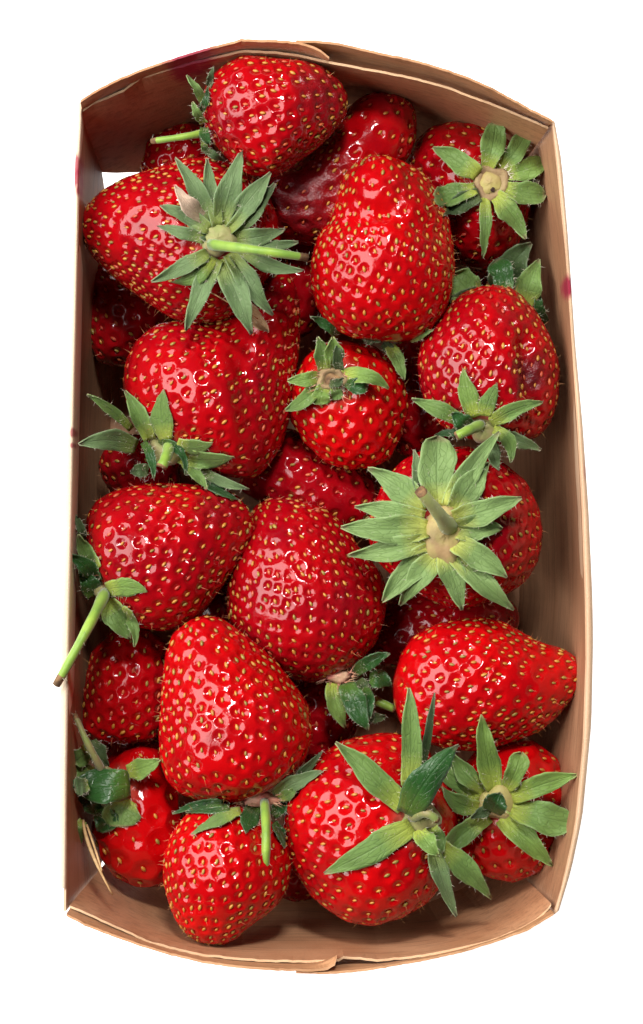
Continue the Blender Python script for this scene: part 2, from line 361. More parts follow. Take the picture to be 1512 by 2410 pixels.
# floor of the punnet
fl = [at(x, y, .0028) for x, y in ((262, 530), (366, 490), (368, 446), (400, 427), (480, 379), (590, 319), (700, 288), (850, 292), (1000, 331), (1090, 381), (1140, 426), (1176, 458), (1212, 900), (1230, 1400), (1174, 2010), (1140, 2042), (1090, 2092), (1000, 2130), (860, 2140), (780, 2122), (700, 2114), (600, 2120), (520, 2130), (420, 2096), (368, 2058), (366, 1985), (285, 1945), (242, 1400), (252, 900))]
nf = len(fl); fv = [tuple(p) for p in fl] + [(p[0], p[1], 0.0008) for p in fl]
me = mesh('base_panel', fv, [tuple(range(nf))[::-1], tuple(range(nf, 2 * nf))] + [(i, (i + 1) % nf, nf + (i + 1) % nf, nf + i) for i in range(nf)], [WY], smooth=False)
link('base_panel', me, PUN)

# ------------------------------------------------------------------ strawberries
ico_b = bmesh.new(); bmesh.ops.create_icosphere(ico_b, subdivisions=7, radius=1); 
def ico(sub):
    b = bmesh.new(); bmesh.ops.create_icosphere(b, subdivisions=sub, radius=1)
    v = np.array([x.co[:] for x in b.verts]); f = np.array([[q.index for q in p.verts] for p in b.faces], dtype=np.int32); b.free()
    return v, f
ico_b.free()
ICO = {6: ico(6), 7: ico(7)}    # bmesh levels: 6 -> 10k verts, 7 -> 41k verts

# outline (px), centre height, material, tip direction in plan (deg, 0=right, 90=up), tip elevation, seed spacing, level, label, opts
D = {}
def B(k, pts, z, mat, ang, el, sp, label, lv=7, **kw): D[k] = dict(pts=pts, z=z, mat=mat, ang=ang, el=el, sp=sp, label=label, lv=lv, **kw)
def ell(cx, cy, rx, ry, rot=0, n=24):
    r = math.radians(rot); o = []
    for i in range(n):
        a = 2 * math.pi * i / n; x, y = rx * math.cos(a), ry * math.sin(a)
        o.append((cx + x * math.cos(r) - y * math.sin(r), cy + x * math.sin(r) + y * math.cos(r)))
    return o
B(1, [(481,224),(493,188),(525,157),(570,134),(637,132),(709,141),(768,160),(804,192),(822,229),(815,274),(772,319),(727,359),(678,400),(637,419),(592,409),(547,386),(507,346),(484,292)], 0.060, 'red', -12, .10, 33, 'broad red strawberry against the far arched end, green stem pointing left', bruise=[(755, 205, 70, .8)])
B(2, [(328,392),(345,335),(385,300),(440,288),(490,300),(510,370),(480,440),(400,470),(345,440)], 0.028, 'red', 200, .2, 32, 'small half hidden strawberry below the stem of the topmost berry', lv=6)
B(3, [(191,530),(200,490),(240,455),(300,420),(360,395),(430,378),(510,374),(580,395),(630,440),(655,500),(662,560),(650,630),(610,690),(560,735),(520,755),(460,766),(400,745),(340,705),(280,660),(220,605),(197,570)], .047, 'red', 176, -.12, 29, 'large strawberry by the left side, big leafy crown and long stem facing up', calyx=(515, 560))
B(4, [(980,270),(965,240),(925,222),(870,222),(830,245),(790,300),(730,345),(690,385),(620,420),(595,490),(640,560),(730,580),(790,555),(850,490),(910,430),(955,380),(978,325)], 0.042, 'red', 50, .1, 36, 'partly dark overripe strawberry wedged between the brighter berries', bruise=[(740, 420, 105, .75), (700, 480, 120, .95)])
B(5, [(958,385),(975,335),(1010,300),(1070,286),(1140,290),(1200,320),(1240,380),(1255,450),(1245,530),(1210,600),(1140,640),(1080,620),(1030,560),(990,490),(965,430)], .034, 'red', 200, -.9, 36, 'strawberry in the upper right corner with a stemless open leaf crown', calyx=(1155, 432))
B(6, [(890,366),(840,378),(806,410),(790,460),(775,515),(745,560),(728,620),(728,670),(745,725),(775,765),(830,795),(900,803),(960,800),(1010,780),(1045,740),(1065,690),(1073,630),(1068,570),(1052,510),(1030,460),(1005,415),(965,385),(930,371)], .050, 'bright', 95, .10, 30, 'large conical strawberry right of centre, blunt knobbly tip pointing up', lumps=[(890, 425, 62, .0022), (985, 470, 40, .0010)], crease=[(770, 520, 900, 500, 20, .0010), (900, 500, 1030, 545, 20, .0008)], bruise=[(960, 440, 60, .35), (1010, 560, 50, .3)])
B(7, [(1153,670),(1198,672),(1229,692),(1261,728),(1283,769),(1301,814),(1312,859),(1312,930),(1300,985),(1270,1025),(1210,1045),(1150,1045),(1090,1028),(1040,1000),(1000,955),(980,900),(977,850),(990,800),(1020,755),(1070,705),(1110,680)], .046, 'red', 88, .08, 31, 'strawberry with a wrinkled bruise, leaning on the right side panel', bruise=[(1258, 880, 62, 1.0), (1210, 740, 45, .5)], crease=[(1240, 800, 1272, 980, 24, .0026)], calyx=(1130, 1005))
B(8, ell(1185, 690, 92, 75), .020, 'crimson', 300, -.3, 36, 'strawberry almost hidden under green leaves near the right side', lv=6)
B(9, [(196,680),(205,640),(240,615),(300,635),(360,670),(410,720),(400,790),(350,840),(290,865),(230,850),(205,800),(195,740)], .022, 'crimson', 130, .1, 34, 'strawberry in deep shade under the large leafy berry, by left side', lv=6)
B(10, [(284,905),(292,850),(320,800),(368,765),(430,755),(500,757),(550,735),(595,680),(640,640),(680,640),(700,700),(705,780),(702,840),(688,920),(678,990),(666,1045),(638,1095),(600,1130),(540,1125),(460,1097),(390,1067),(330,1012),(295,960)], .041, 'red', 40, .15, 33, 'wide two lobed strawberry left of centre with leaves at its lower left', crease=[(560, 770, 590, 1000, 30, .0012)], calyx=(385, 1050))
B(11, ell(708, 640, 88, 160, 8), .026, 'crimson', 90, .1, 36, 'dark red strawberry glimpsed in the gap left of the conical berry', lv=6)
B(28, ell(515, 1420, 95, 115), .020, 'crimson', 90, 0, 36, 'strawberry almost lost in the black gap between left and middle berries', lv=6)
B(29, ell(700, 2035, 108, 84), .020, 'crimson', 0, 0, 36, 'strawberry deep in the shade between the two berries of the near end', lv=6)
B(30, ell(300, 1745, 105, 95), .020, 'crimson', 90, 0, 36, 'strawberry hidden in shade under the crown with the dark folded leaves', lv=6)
B(12, [(683,985),(690,900),(715,840),(760,810),(820,800),(880,812),(925,850),(950,905),(957,960),(945,1020),(915,1075),(870,1103),(820,1108),(760,1085),(715,1045)], .041, 'bright', -80, -.05, 38, 'small round strawberry at the centre with a torn brown hollow crown', calyx=(785, 893), shoulder=.35)
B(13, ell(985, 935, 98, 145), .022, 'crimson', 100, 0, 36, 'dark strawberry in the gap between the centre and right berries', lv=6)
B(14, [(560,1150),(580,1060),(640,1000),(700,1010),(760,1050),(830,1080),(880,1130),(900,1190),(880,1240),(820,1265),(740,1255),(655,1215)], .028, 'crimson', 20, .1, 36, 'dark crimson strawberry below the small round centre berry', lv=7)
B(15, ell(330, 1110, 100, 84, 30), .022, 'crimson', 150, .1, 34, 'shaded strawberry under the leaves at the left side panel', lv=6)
B(16, [(203,1215),(225,1175),(280,1150),(350,1140),(430,1137),(500,1140),(555,1160),(585,1200),(592,1240),(580,1290),(550,1345),(510,1400),(470,1450),(430,1475),(380,1487),(320,1475),(270,1430),(235,1370),(215,1310),(203,1260)], .045, 'red', 30, .02, 34, 'plump strawberry at the left whose long stem crosses the rim', calyx=(240, 1390), bruise=[(520, 1200, 60, .5)])
B(17, [(640,1170),(595,1195),(570,1250),(540,1320),(527,1390),(535,1450),(560,1505),(600,1555),(660,1592),(730,1607),(790,1592),(840,1560),(885,1510),(908,1450),(912,1400),(890,1340),(850,1290),(810,1240),(760,1200),(700,1176)], .039, 'red', 115, .12, 30, 'dull red strawberry in the middle with a pinkish leafy neck below', calyx=(785, 1600), bruise=[(830, 1420, 60, .22), (760, 1560, 60, .25)])
B(18, [(1100,1050),(1180,1085),(1235,1130),(1265,1190),(1276,1260),(1265,1320),(1235,1370),(1190,1402),(1120,1432),(1060,1436),(1000,1412),(940,1370),(890,1320),(865,1260),(870,1200),(900,1130),(950,1085),(1010,1055)], .044, 'red', -75, -1.2, 36, 'strawberry under the widest pale green crown, stubby stem upright', calyx=(1045, 1255))
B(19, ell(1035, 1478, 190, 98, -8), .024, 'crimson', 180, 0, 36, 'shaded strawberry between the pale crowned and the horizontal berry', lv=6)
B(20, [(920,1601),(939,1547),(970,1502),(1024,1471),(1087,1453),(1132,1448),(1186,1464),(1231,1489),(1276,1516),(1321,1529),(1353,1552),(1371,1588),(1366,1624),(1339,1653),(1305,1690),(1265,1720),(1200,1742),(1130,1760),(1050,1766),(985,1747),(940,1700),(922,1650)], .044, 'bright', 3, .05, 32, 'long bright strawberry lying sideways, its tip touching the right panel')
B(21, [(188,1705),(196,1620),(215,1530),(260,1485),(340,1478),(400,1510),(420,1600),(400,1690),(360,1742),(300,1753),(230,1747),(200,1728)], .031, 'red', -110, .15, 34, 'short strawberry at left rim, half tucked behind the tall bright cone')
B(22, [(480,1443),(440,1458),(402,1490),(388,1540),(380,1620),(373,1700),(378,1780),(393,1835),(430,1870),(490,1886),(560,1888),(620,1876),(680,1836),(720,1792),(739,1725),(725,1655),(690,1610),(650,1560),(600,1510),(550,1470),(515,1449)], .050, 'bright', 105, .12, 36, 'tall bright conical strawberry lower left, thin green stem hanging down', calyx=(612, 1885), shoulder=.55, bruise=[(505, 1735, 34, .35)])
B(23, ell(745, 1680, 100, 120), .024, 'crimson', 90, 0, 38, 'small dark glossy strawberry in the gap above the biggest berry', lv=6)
B(24, [(330,1755),(380,1765),(425,1850),(445,1930),(435,2010),(392,2086),(320,2086),(268,2062),(233,2010),(215,1950),(225,1870),(255,1800),(290,1768)], .036, 'bright', -60, .1, 62, 'smooth strawberry in the lower left corner with dark folded leaves', calyx=(262, 1860), shoulder=.75, depth=.00035)
B(25, [(386,2080),(384,2010),(400,1960),(440,1915),(500,1888),(570,1888),(630,1920),(665,1970),(681,2035),(676,2085),(650,2128),(618,2158),(588,2180),(562,2206),(525,2222),(478,2220),(438,2200),(412,2165),(396,2120)], 0.053, 'bright', -115, .12, 32, 'strawberry nearest the near end panel, its small knob tip lower left')
B(26, [(860,1726),(930,1730),(1000,1760),(1050,1830),(1075,1910),(1070,2000),(1050,2060),(1010,2122),(950,2162),(880,2179),(810,2162),(740,2112),(690,2042),(668,1970),(670,1890),(700,1830),(750,1770),(800,1735)], 0.048, 'bright', 190, -.5, 39, 'biggest round strawberry at the near end, few long splayed leaves', calyx=(985, 1925), shoulder=.6, bruise=[(740, 2030, 70, .25)])
B(27, [(1180,1734),(1250,1739),(1310,1788),(1335,1860),(1336,1940),(1311,2002),(1270,2050),(1200,2076),(1130,2062),(1077,2012),(1055,1950),(1060,1880),(1075,1820),(1120,1760)], .038, 'bright', -80, -1.1, 39, 'strawberry in the lower right corner with a star of ten leaves', calyx=(1172, 1890))

def radial(pts, sig):
    P = np.array(pts, float)
    x, y = P[:, 0], P[:, 1]; x2, y2 = np.roll(x, -1), np.roll(y, -1)
    cr = x * y2 - x2 * y; A = cr.sum() / 2
    c = np.array([((x + x2) * cr).sum() / (6 * A), ((y + y2) * cr).sum() / (6 * A)])
    Q = P - c; n = 720; R = np.zeros(n)
    for i in range(n):
        a = 2 * math.pi * i / n; d = np.array([math.cos(a), -math.sin(a)])      # y up in the scene
        best = 0
        for p, q in zip(Q, np.roll(Q, -1, 0)):
            e = q - p; den = d[0] * e[1] - d[1] * e[0]
            if abs(den) < 1e-9: continue
            t = (p[0] * e[1] - p[1] * e[0]) / den; u = (p[0] * d[1] - p[1] * d[0]) / den
            if t > 0 and -1e-6 <= u <= 1 + 1e-6: best = max(best, t)
        R[i] = best
    k = np.exp(-0.5 * (np.arange(-40, 41) / sig) ** 2); k /= k.sum()
    R = np.convolve(np.r_[R[-40:], R, R[:40]], k, 'same')[40:-40]
    return c, R * 1.004, abs(A)
for k, b in D.items():
    c, R, A = radial(b['pts'], 5)
    z = b['z']; f = K * (CZ - z) / (CZ - ZR)
    b['c'] = at(c[0], c[1], z); b['R'] = R * f
    b['h'] = b.get('h') or 0.96 * math.sqrt(A / math.pi) * f
    a = math.radians(b['ang'])
    b['axis'] = np.array([math.cos(a), math.sin(a), b['el']]); b['axis'] /= np.linalg.norm(b['axis'])
    b['c'][2] = max(z, 0.0036 + b['h'] * 0.97)
    if b['c'][2] != z:  # keep the plan position true after lifting
        z = b['c'][2]; b['z'] = z; f2 = K * (CZ - z) / (CZ - ZR); b['c'] = at(c[0], c[1], z); b['R'] = R * f2; b['h'] *= f2 / f
def Rof(b, th): return np.interp(np.mod(th, 2 * np.pi), np.linspace(0, 2 * np.pi, 721), np.r_[b['R'], b['R'][0]])
def lump(b, u):
    r = np.random.default_rng(hash(b['label']) % 1 + int(b['c'][0] * 1e6) % 9973 + int(abs(b['c'][1]) * 1e5))
    s = np.zeros(len(u))
    for i in range(10):
        d = r.normal(size=3); d /= np.linalg.norm(d); s += np.sin(u @ d * r.uniform(3, 8) + r.uniform(0, 6.28)) * r.uniform(.3, 1)
    return 1 + s * 0.010
def prep_rev(b):
    """half width of the outline across the fruit's axis: the fruit is round about that axis"""
    if abs(b['el']) > .45: b['rev'] = 0.0; return
    b['rev'] = .78
    a = math.radians(b['ang']); th = np.linspace(0, 2 * np.pi, 1441)[:-1]; R = Rof(b, th)
    x, y = R * np.cos(th), R * np.sin(th); S_ = x * math.cos(a) + y * math.sin(a); T_ = -x * math.sin(a) + y * math.cos(a)
    i0, i1 = S_.argmin(), S_.argmax(); s0, s1 = S_[i0], S_[i1]
    g = (1 - np.cos(np.linspace(0, np.pi, 121))) / 2 * (s1 - s0) + s0
    up = np.roll(np.arange(1440), -i1); k = (i0 - i1) % 1440
    A, Bq = up[:k + 1], np.r_[up[k:], up[:1]]
    tu = np.interp(g, S_[A][::-1], T_[A][::-1]); tl = np.interp(g, S_[Bq], T_[Bq])
    b['g'], b['w'], b['m'] = g, np.maximum((tu - tl) / 2, 1e-6), (tu + tl) / 2
def height(b, X, Y, rho):
    """height of the fruit above its middle plane at plan offset X, Y"""
    h1 = b['h'] * np.sqrt(np.clip(1 - rho ** 2, 0, 1))
    if not b['rev']: return h1
    a = math.radians(b['ang']); s_ = X * math.cos(a) + Y * math.sin(a); t_ = -X * math.sin(a) + Y * math.cos(a)
    w = np.interp(s_, b['g'], b['w']); m_ = np.interp(s_, b['g'], b['m'])
    h2 = np.sqrt(np.clip(w ** 2 - (t_ - m_) ** 2, 0, None)) * .97
    k = b['rev'] * np.clip((1 - rho) / .10, 0, 1) ** .5
    return h1 * (1 - k) + h2 * k
for b in D.values(): prep_rev(b)
def surf(b, u):
    th = np.arctan2(u[:, 1], u[:, 0]); R = Rof(b, th); lp = lump(b, u)
    X, Y = u[:, 0] * R, u[:, 1] * R; rho = np.hypot(u[:, 0], u[:, 1])
    return np.stack([X, Y, np.sign(u[:, 2]) * height(b, X, Y, rho)], 1) * lp[:, None]
def topz(b, X, Y):
    dx, dy = np.asarray(X - b['c'][0], float), np.asarray(Y - b['c'][1], float); th = np.arctan2(dy, dx); rho = np.hypot(dx, dy) / Rof(b, th); rc = np.minimum(rho, 1)
    u = np.stack([rc * np.cos(th), rc * np.sin(th), np.sqrt(1 - rc ** 2)], -1).reshape(-1, 3)
    lp = lump(b, u).reshape(np.shape(rho)); rho = rho / lp; k = 1 / lp
    return np.where(rho < 1, b['c'][2] + height(b, dx * k, dy * k, rho) * lp, -1.0)
def field(X, Y, keys=None):
    z = np.full(np.shape(X), -1.0)
    for k, b in D.items():
        if keys is None or k in keys: z = np.maximum(z, topz(b, X, Y))
    return z

# seed meshes: drop-shaped, shared by all seeds
def seed_mesh(name, m):
    V = []; F = []; nr, ns = 5, 7
    prof = [(-1.0, 0.0), (-0.72, 0.55), (-0.2, 0.92), (0.3, 0.82), (0.72, 0.45), (1.0, 0.0)]
    V.append((prof[0][0], 0, 0))
    for (x, r) in prof[1:-1]:
        for i in range(ns):
            a = 2 * math.pi * i / ns; V.append((x, r * math.cos(a) * 0.56, r * math.sin(a) * 0.46))
    V.append((1, 0, 0)); n = len(prof) - 2
    for i in range(ns): F.append((0, 1 + (i + 1) % ns, 1 + i))
    for j in range(n - 1):
        for i in range(ns):
            a = 1 + j * ns; F.append((a + i, a + (i + 1) % ns, a + ns + (i + 1) % ns, a + ns + i))
    a = 1 + (n - 1) * ns
    for i in range(ns): F.append((a + i, a + (i + 1) % ns, len(V) - 1))
    me = mesh(name, V, F, [m])
    bm_ = bmesh.new(); bm_.from_mesh(me); bmesh.ops.recalc_face_normals(bm_, faces=bm_.faces); bm_.to_mesh(me); bm_.free()
    return me
SEEDS = [seed_mesh('seed', m) for m in SEED_M]

ROOT = {}
def build_berry(k, b):
    c = b['c']; a = b['axis']
    root = empty('strawberry', (c[0], c[1], c[2] - b['h']), b['label'], 'strawberry', 'strawberries heaped in the punnet'); ROOT[k] = root
    off = np.array(root.location)
    V0, F = ICO[b['lv']]; U = V0
    P = surf(b, U)
    # seeds on a spiral lattice round the axis from crown to tip
    f = K * (CZ - c[2]) / (CZ - ZR); sp = b['sp'] * f * 1.03
    area_ = 4 * math.pi * ((b['R'].mean() ** 2 * 2 + 0) / 3 + b['h'] ** 2 / 3)
    N = int(area_ / (sp * sp * 0.88)); i = np.arange(N) + 0.5
    ct = 1 - 2 * (i / N) ** 1.15                       # +1 at the tip
    ct = np.sign(ct) * np.abs(ct) ** 1.0
    ph = i * 2.399963 + b['ang']; st = np.sqrt(1 - ct ** 2)
    e1 = np.cross(a, [0.13, 0.21, 0.97]); e1 /= np.linalg.norm(e1); e2 = np.cross(a, e1)
    u = ct[:, None] * a + st[:, None] * (np.cos(ph)[:, None] * e1 + np.sin(ph)[:, None] * e2)
    u = u + rng.normal(0, 0.022, u.shape); u /= np.linalg.norm(u, axis=1)[:, None]
    keep = ct > -0.93
    if 'calyx' in b:
        q = np.array(b['calyx'], float); cz = c[2] + b['h'] * .5
        for _ in range(3):
            w = at(q[0], q[1], cz); tz = topz(b, np.array([w[0]]), np.array([w[1]]))[0]; cz = tz if tz > 0 else c[2]
        b['cal'] = np.array(at(q[0], q[1], cz)); 
        S0 = surf(b, u) + c
        keep &= np.linalg.norm(S0 - b['cal'], axis=1) > 0.0042
    u = u[keep]; Sd = surf(b, u)
    def nrm(q):
        e = 0.02; r1 = np.cross(q, [0.31, 0.52, 0.79]); r1 /= np.linalg.norm(r1, axis=1)[:, None]; r2 = np.cross(q, r1)
        def su(v): return surf(b, v / np.linalg.norm(v, axis=1)[:, None])
        n = np.cross(su(q + r1 * e) - su(q - r1 * e), su(q + r2 * e) - su(q - r2 * e)); n /= np.linalg.norm(n, axis=1)[:, None] + 1e-12
        return n * np.sign((n * q).sum(1))[:, None]
    n_s = np.stack([u[:, 0] / Rof(b, np.arctan2(u[:, 1], u[:, 0])), u[:, 1] / Rof(b, np.arctan2(u[:, 1], u[:, 0])), u[:, 2] / b['h']], 1)
    n_s = nrm(u)
    size = rng.uniform(0.80, 1.15, len(u))
    # displacement: flat-bottomed pits round every seed, pillowed flesh between them
    RR = Rof(b, np.arctan2(U[:, 1], U[:, 0]))
    Nn = nrm(U)
    d = np.full(len(P), 1.0); rp = sp * 0.50
    for s0 in range(0, len(P), 8192):
        pp = P[s0:s0 + 8192]
        dd = np.sqrt(np.maximum(((pp ** 2).sum(1)[:, None] + (Sd ** 2).sum(1)[None] - 2 * pp @ Sd.T), 0)) / (rp * size)[None]
        d[s0:s0 + 8192] = dd.min(1)
    sm = 1 - (1 - np.clip(d, 0, 1) ** 2) ** 1.6
    depth = b.get('depth', 0.00052) * sp / 0.003
    disp = -(1 - sm) * depth * 1.0
    for (x0, y0, x1, y1, wpx, dep) in b.get('crease', []):
        p0 = at(x0, y0, c[2] + b['h'] * .8) - c; p1 = at(x1, y1, c[2] + b['h'] * .8) - c; e = (p1 - p0)[:2]; L = (e ** 2).sum()
        tt = np.clip(((P[:, :2] - p0[:2]) @ e) / L, 0, 1); dist = np.linalg.norm(P[:, :2] - p0[:2] - tt[:, None] * e, axis=1) / (wpx * f)
        disp -= dep * np.exp(-dist ** 2) * (P[:, 2] > 0)
    for (x, y, r, amp) in b.get('lumps', []):
        p = at(x, y, c[2] + b['h'] * .8) - c; disp += amp * np.exp(-(np.hypot(P[:, 0] - p[0], P[:, 1] - p[1]) / (r * f)) ** 4) * (P[:, 2] > 0)
    br = np.zeros(len(P))
    for (x, y, r, stg) in b.get('bruise', []):
        p = at(x, y, c[2] + b['h'] * .8) - c
        q = np.hypot(P[:, 0] - p[0], P[:, 1] - p[1]) / (r * f); q = q + 0.25 * np.sin(U @ np.array([9., 7., 5.])) * np.sin(U @ np.array([-6., 11., 8.]))
        g = np.clip(1.3 - q, 0, 1); br = np.maximum(br, stg * g * (P[:, 2] > 0)); disp -= 0.0007 * stg * np.clip(1.1 - q, 0, 1) * (P[:, 2] > 0)
    shd = np.zeros(len(P))
    if 'cal' in b:
        q = np.linalg.norm(P + c - b['cal'], axis=1)
        shd = np.clip(1.0 - (q - 0.0030) / 0.0045, 0, 1) ** 1.5 * b.get('shoulder', .45)
        disp -= 0.0010 * np.exp(-(q / 0.0035) ** 2)
    P2 = P + Nn * disp[:, None] + c - off
    me = mesh('flesh', P2, F, [FL[b['mat']]], attrs={'bruise': br, 'shoulder': shd})
    fl_ = link('flesh', me, root)
    # seeds sit on the final flesh: find the flesh vertex nearest each seed
    base_disp = disp + (1 - sm) * depth
    near = np.array([((P - q) ** 2).sum(1).argmin() for q in Sd]); Sd = Sd + n_s * base_disp[near][:, None]
    # seeds: one object each, where this face of the berry could be seen
    vis = n_s[:, 2] > -0.30
    X = Sd[:, 0] + c[0]; Y = Sd[:, 1] + c[1]; Z = Sd[:, 2] + c[2]
    for j in np.nonzero(vis)[0]:
        n = n_s[j]
        tdir = a - n * (a @ n); tdir += rng.normal(0, .18, 3); tdir -= n * (tdir @ n); tdir /= np.linalg.norm(tdir) + 1e-9
        sd = np.cross(n, tdir)
        L = 0.00062 * size[j] * rng.uniform(.9, 1.15) * (0.75 + 0.25 * sp / 0.003)
        p = Sd[j] + c - off - n * (depth * 0.80 - L * 0.20)
        t_ = rng.random()
        kind = (0 if t_ < .72 else 1) if b['mat'] in ('bright',) else (2 if t_ < (.30 if b['mat'] == 'red' else .55) else (0 if t_ < .85 else 1))
        o = bpy.data.objects.new('seed', SEEDS[kind]); COL.objects.link(o); o.parent = root
        o.matrix_basis = Matrix(((tdir[0] * L, sd[0] * L, n[0] * L, p[0]), (tdir[1] * L, sd[1] * L, n[1] * L, p[1]), (tdir[2] * L, sd[2] * L, n[2] * L, p[2]), (0, 0, 0, 1)))
    # dried styles and fine fuzz: short hairs too many to count
    HV, HF = [], []
    for j in np.nonzero(vis)[0]:
        for rep in range(1 if rng.random() < .55 else 0):
            n = n_s[j]; dr = n + rng.normal(0, .7, 3); dr /= np.linalg.norm(dr); ln = rng.uniform(.0008, .0019)
            p = Sd[j] + c - off - n * depth * .6; q = p + dr * ln + n * ln * .2; sd = np.cross(dr, [0.3, .2, .9]); sd /= np.linalg.norm(sd); w = 0.00005
            i0 = len(HV); HV += [p - sd * w, p + sd * w, q]; HF.append((i0, i0 + 1, i0 + 2))
    if HV:
        o = link('fuzz', mesh('fuzz', HV, HF, [M_FUZZ], smooth=False), root); o['kind'] = 'stuff'
for k, b in D.items(): build_berry(k, b)

# ------------------------------------------------------------------ crowns
def bez(p0, p1, p2, s): return p0 * (1 - s) ** 2 + 2 * p1 * s * (1 - s) + p2 * s ** 2
def make_sepal(parent, off, bx, by, tx, ty, w, bend, kind, zb, zt, lift=.002, blunt=False, clamp=True, curl=0.0, keys=None, seedv=0, **_kw):
    """one sepal: plan centreline base -> tip, height from zb to zt with an arch, resting above the fruit"""
    r = np.random.default_rng(seedv); nl, nw = 17, 9
    dx, dy = tx - bx, ty - by; Ln = math.hypot(dx, dy); nx, ny = -dy / Ln, dx / Ln
    c0, c1, c2 = np.array([bx, by]), np.array([(bx + tx) / 2 + nx * bend * 2, (by + ty) / 2 + ny * bend * 2]), np.array([tx, ty])
    SA = np.zeros((nl, nw)); UA = np.zeros((nl, nw)); Q = np.zeros((nl, nw, 2)); ZZ = np.zeros((nl, nw))
    ph = r.uniform(0, 6.28, 4); roll = r.uniform(-.30, .30); hook = r.uniform(-.0012, .0016)
    for i in range(nl):
        s = i / (nl - 1); p = bez(c0, c1, c2, s); tg = bez(c0, c1, c2, min(1, s + .02)) - bez(c0, c1, c2, max(0, s - .02)); tg /= np.linalg.norm(tg) + 1e-9
        pr = np.array([-tg[1], tg[0]])
        if blunt: wd = (0.50 + 0.5 * math.sin(math.pi * min(1, s / .62) / 2)) * (1 - max(0, (s - .70) / .30) ** 2.2) ** .5 if s < 1 else 0.06
        else: wd = (0.62 + 0.38 * math.sin(math.pi * min(1, s / .45) / 2)) * (1 - max(0, (s - .38) / .62) ** 1.55) + .03
        wl = 1 + .09 * math.sin(s * 9 + ph[0]); wr_ = 1 + .09 * math.sin(s * 10 + ph[3])
        z0 = zb * (1 - s) + zt * s + lift * 4 * s * (1 - s) + .0004 * math.sin(s * 7 + ph[1]) + hook * max(0, (s - .65) / .35) ** 2
        for j in range(nw):
            u = 2 * j / (nw - 1) - 1
            Q[i, j] = p + pr * u * w * .5 * wd * (wl if u < 0 else wr_) + (tg * r.normal(0, .9) + pr * r.normal(0, .7) if abs(u) == 1 else 0)
            ZZ[i, j] = z0 + (curl * u * u + .00045 * abs(u) * math.sin(s * 9 + ph[2] + u)) * w / 40 + .0003 * u * math.sin(s * 5 + ph[3]) + u * roll * w * .5 * K * math.sin(math.pi * min(1, s * 1.2)) * wd + (u * u - .3) * .0005 * w / 40
            SA[i, j] = s; UA[i, j] = u
    if clamp:
        for _ in range(3):
            xy = at(Q[..., 0], Q[..., 1], ZZ); ZZ = np.maximum(ZZ, field(xy[0], xy[1], keys) + .0007)
    G = np.moveaxis(at(Q[..., 0], Q[..., 1], ZZ), 0, -1) - off
    # soften the lengthwise steps that the resting contact makes
    Zs = G[:, :, 2].copy()
    for _ in range(2):
        Zs[1:-1] = np.maximum(Zs[1:-1], (Zs[:-2] + Zs[2:]) / 2 * .5 + Zs[1:-1] * .5)
    G[:, :, 2] = Zs
    gu = np.gradient(G, axis=0); gv = np.gradient(G, axis=1); nn = np.cross(gu, gv); nn /= np.linalg.norm(nn, axis=2)[:, :, None] + 1e-12
    if nn[..., 2].mean() < 0: nn = -nn
    top = G.reshape(-1, 3); bot = (G - nn * .00022).reshape(-1, 3); N = nl * nw; F = []
    for i in range(nl - 1):
        for j in range(nw - 1):
            a = i * nw + j; F.append((a, a + 1, a + nw + 1, a + nw)); F.append((N + a + nw, N + a + nw + 1, N + a + 1, N + a))
    bd = [(i * nw) for i in range(nl)] + [((nl - 1) * nw + j) for j in range(1, nw)] + [(i * nw + nw - 1) for i in range(nl - 2, -1, -1)] + [j for j in range(nw - 2, 0, -1)]
    for a, b in zip(bd, bd[1:] + bd[:1]): F.append((a, b, N + b, N + a))
    me = mesh('sepal', np.r_[top, bot], F, [LF[kind]], attrs={'along': np.r_[SA.ravel(), SA.ravel()], 'across': np.r_[UA.ravel(), UA.ravel()]})
    bm_ = bmesh.new(); bm_.from_mesh(me); bmesh.ops.recalc_face_normals(bm_, faces=bm_.faces); bm_.to_mesh(me); bm_.free()
    o = link('sepal', me, parent)
    return o, G
def hairs(parent, off_pts, n_each, ln, name='hair', mat=None, w=0.000035):
    HV, HF = [], []
    for P, Nrm in off_pts:
        for _ in range(n_each):
            i = rng.integers(len(P)); p = P[i]; dr = Nrm[i] + rng.normal(0, .6, 3); dr /= np.linalg.norm(dr); l = ln * rng.uniform(.5, 1.2)
            sd = np.cross(dr, [0.3, .2, .9]); sd /= np.linalg.norm(sd) + 1e-9; i0 = len(HV)
            HV += [p - sd * w, p + sd * w, p + dr * l]; HF.append((i0, i0 + 1, i0 + 2))
    o = link(name, mesh(name, HV, HF, [mat or M_HAIR], smooth=False), parent); o['kind'] = 'stuff'
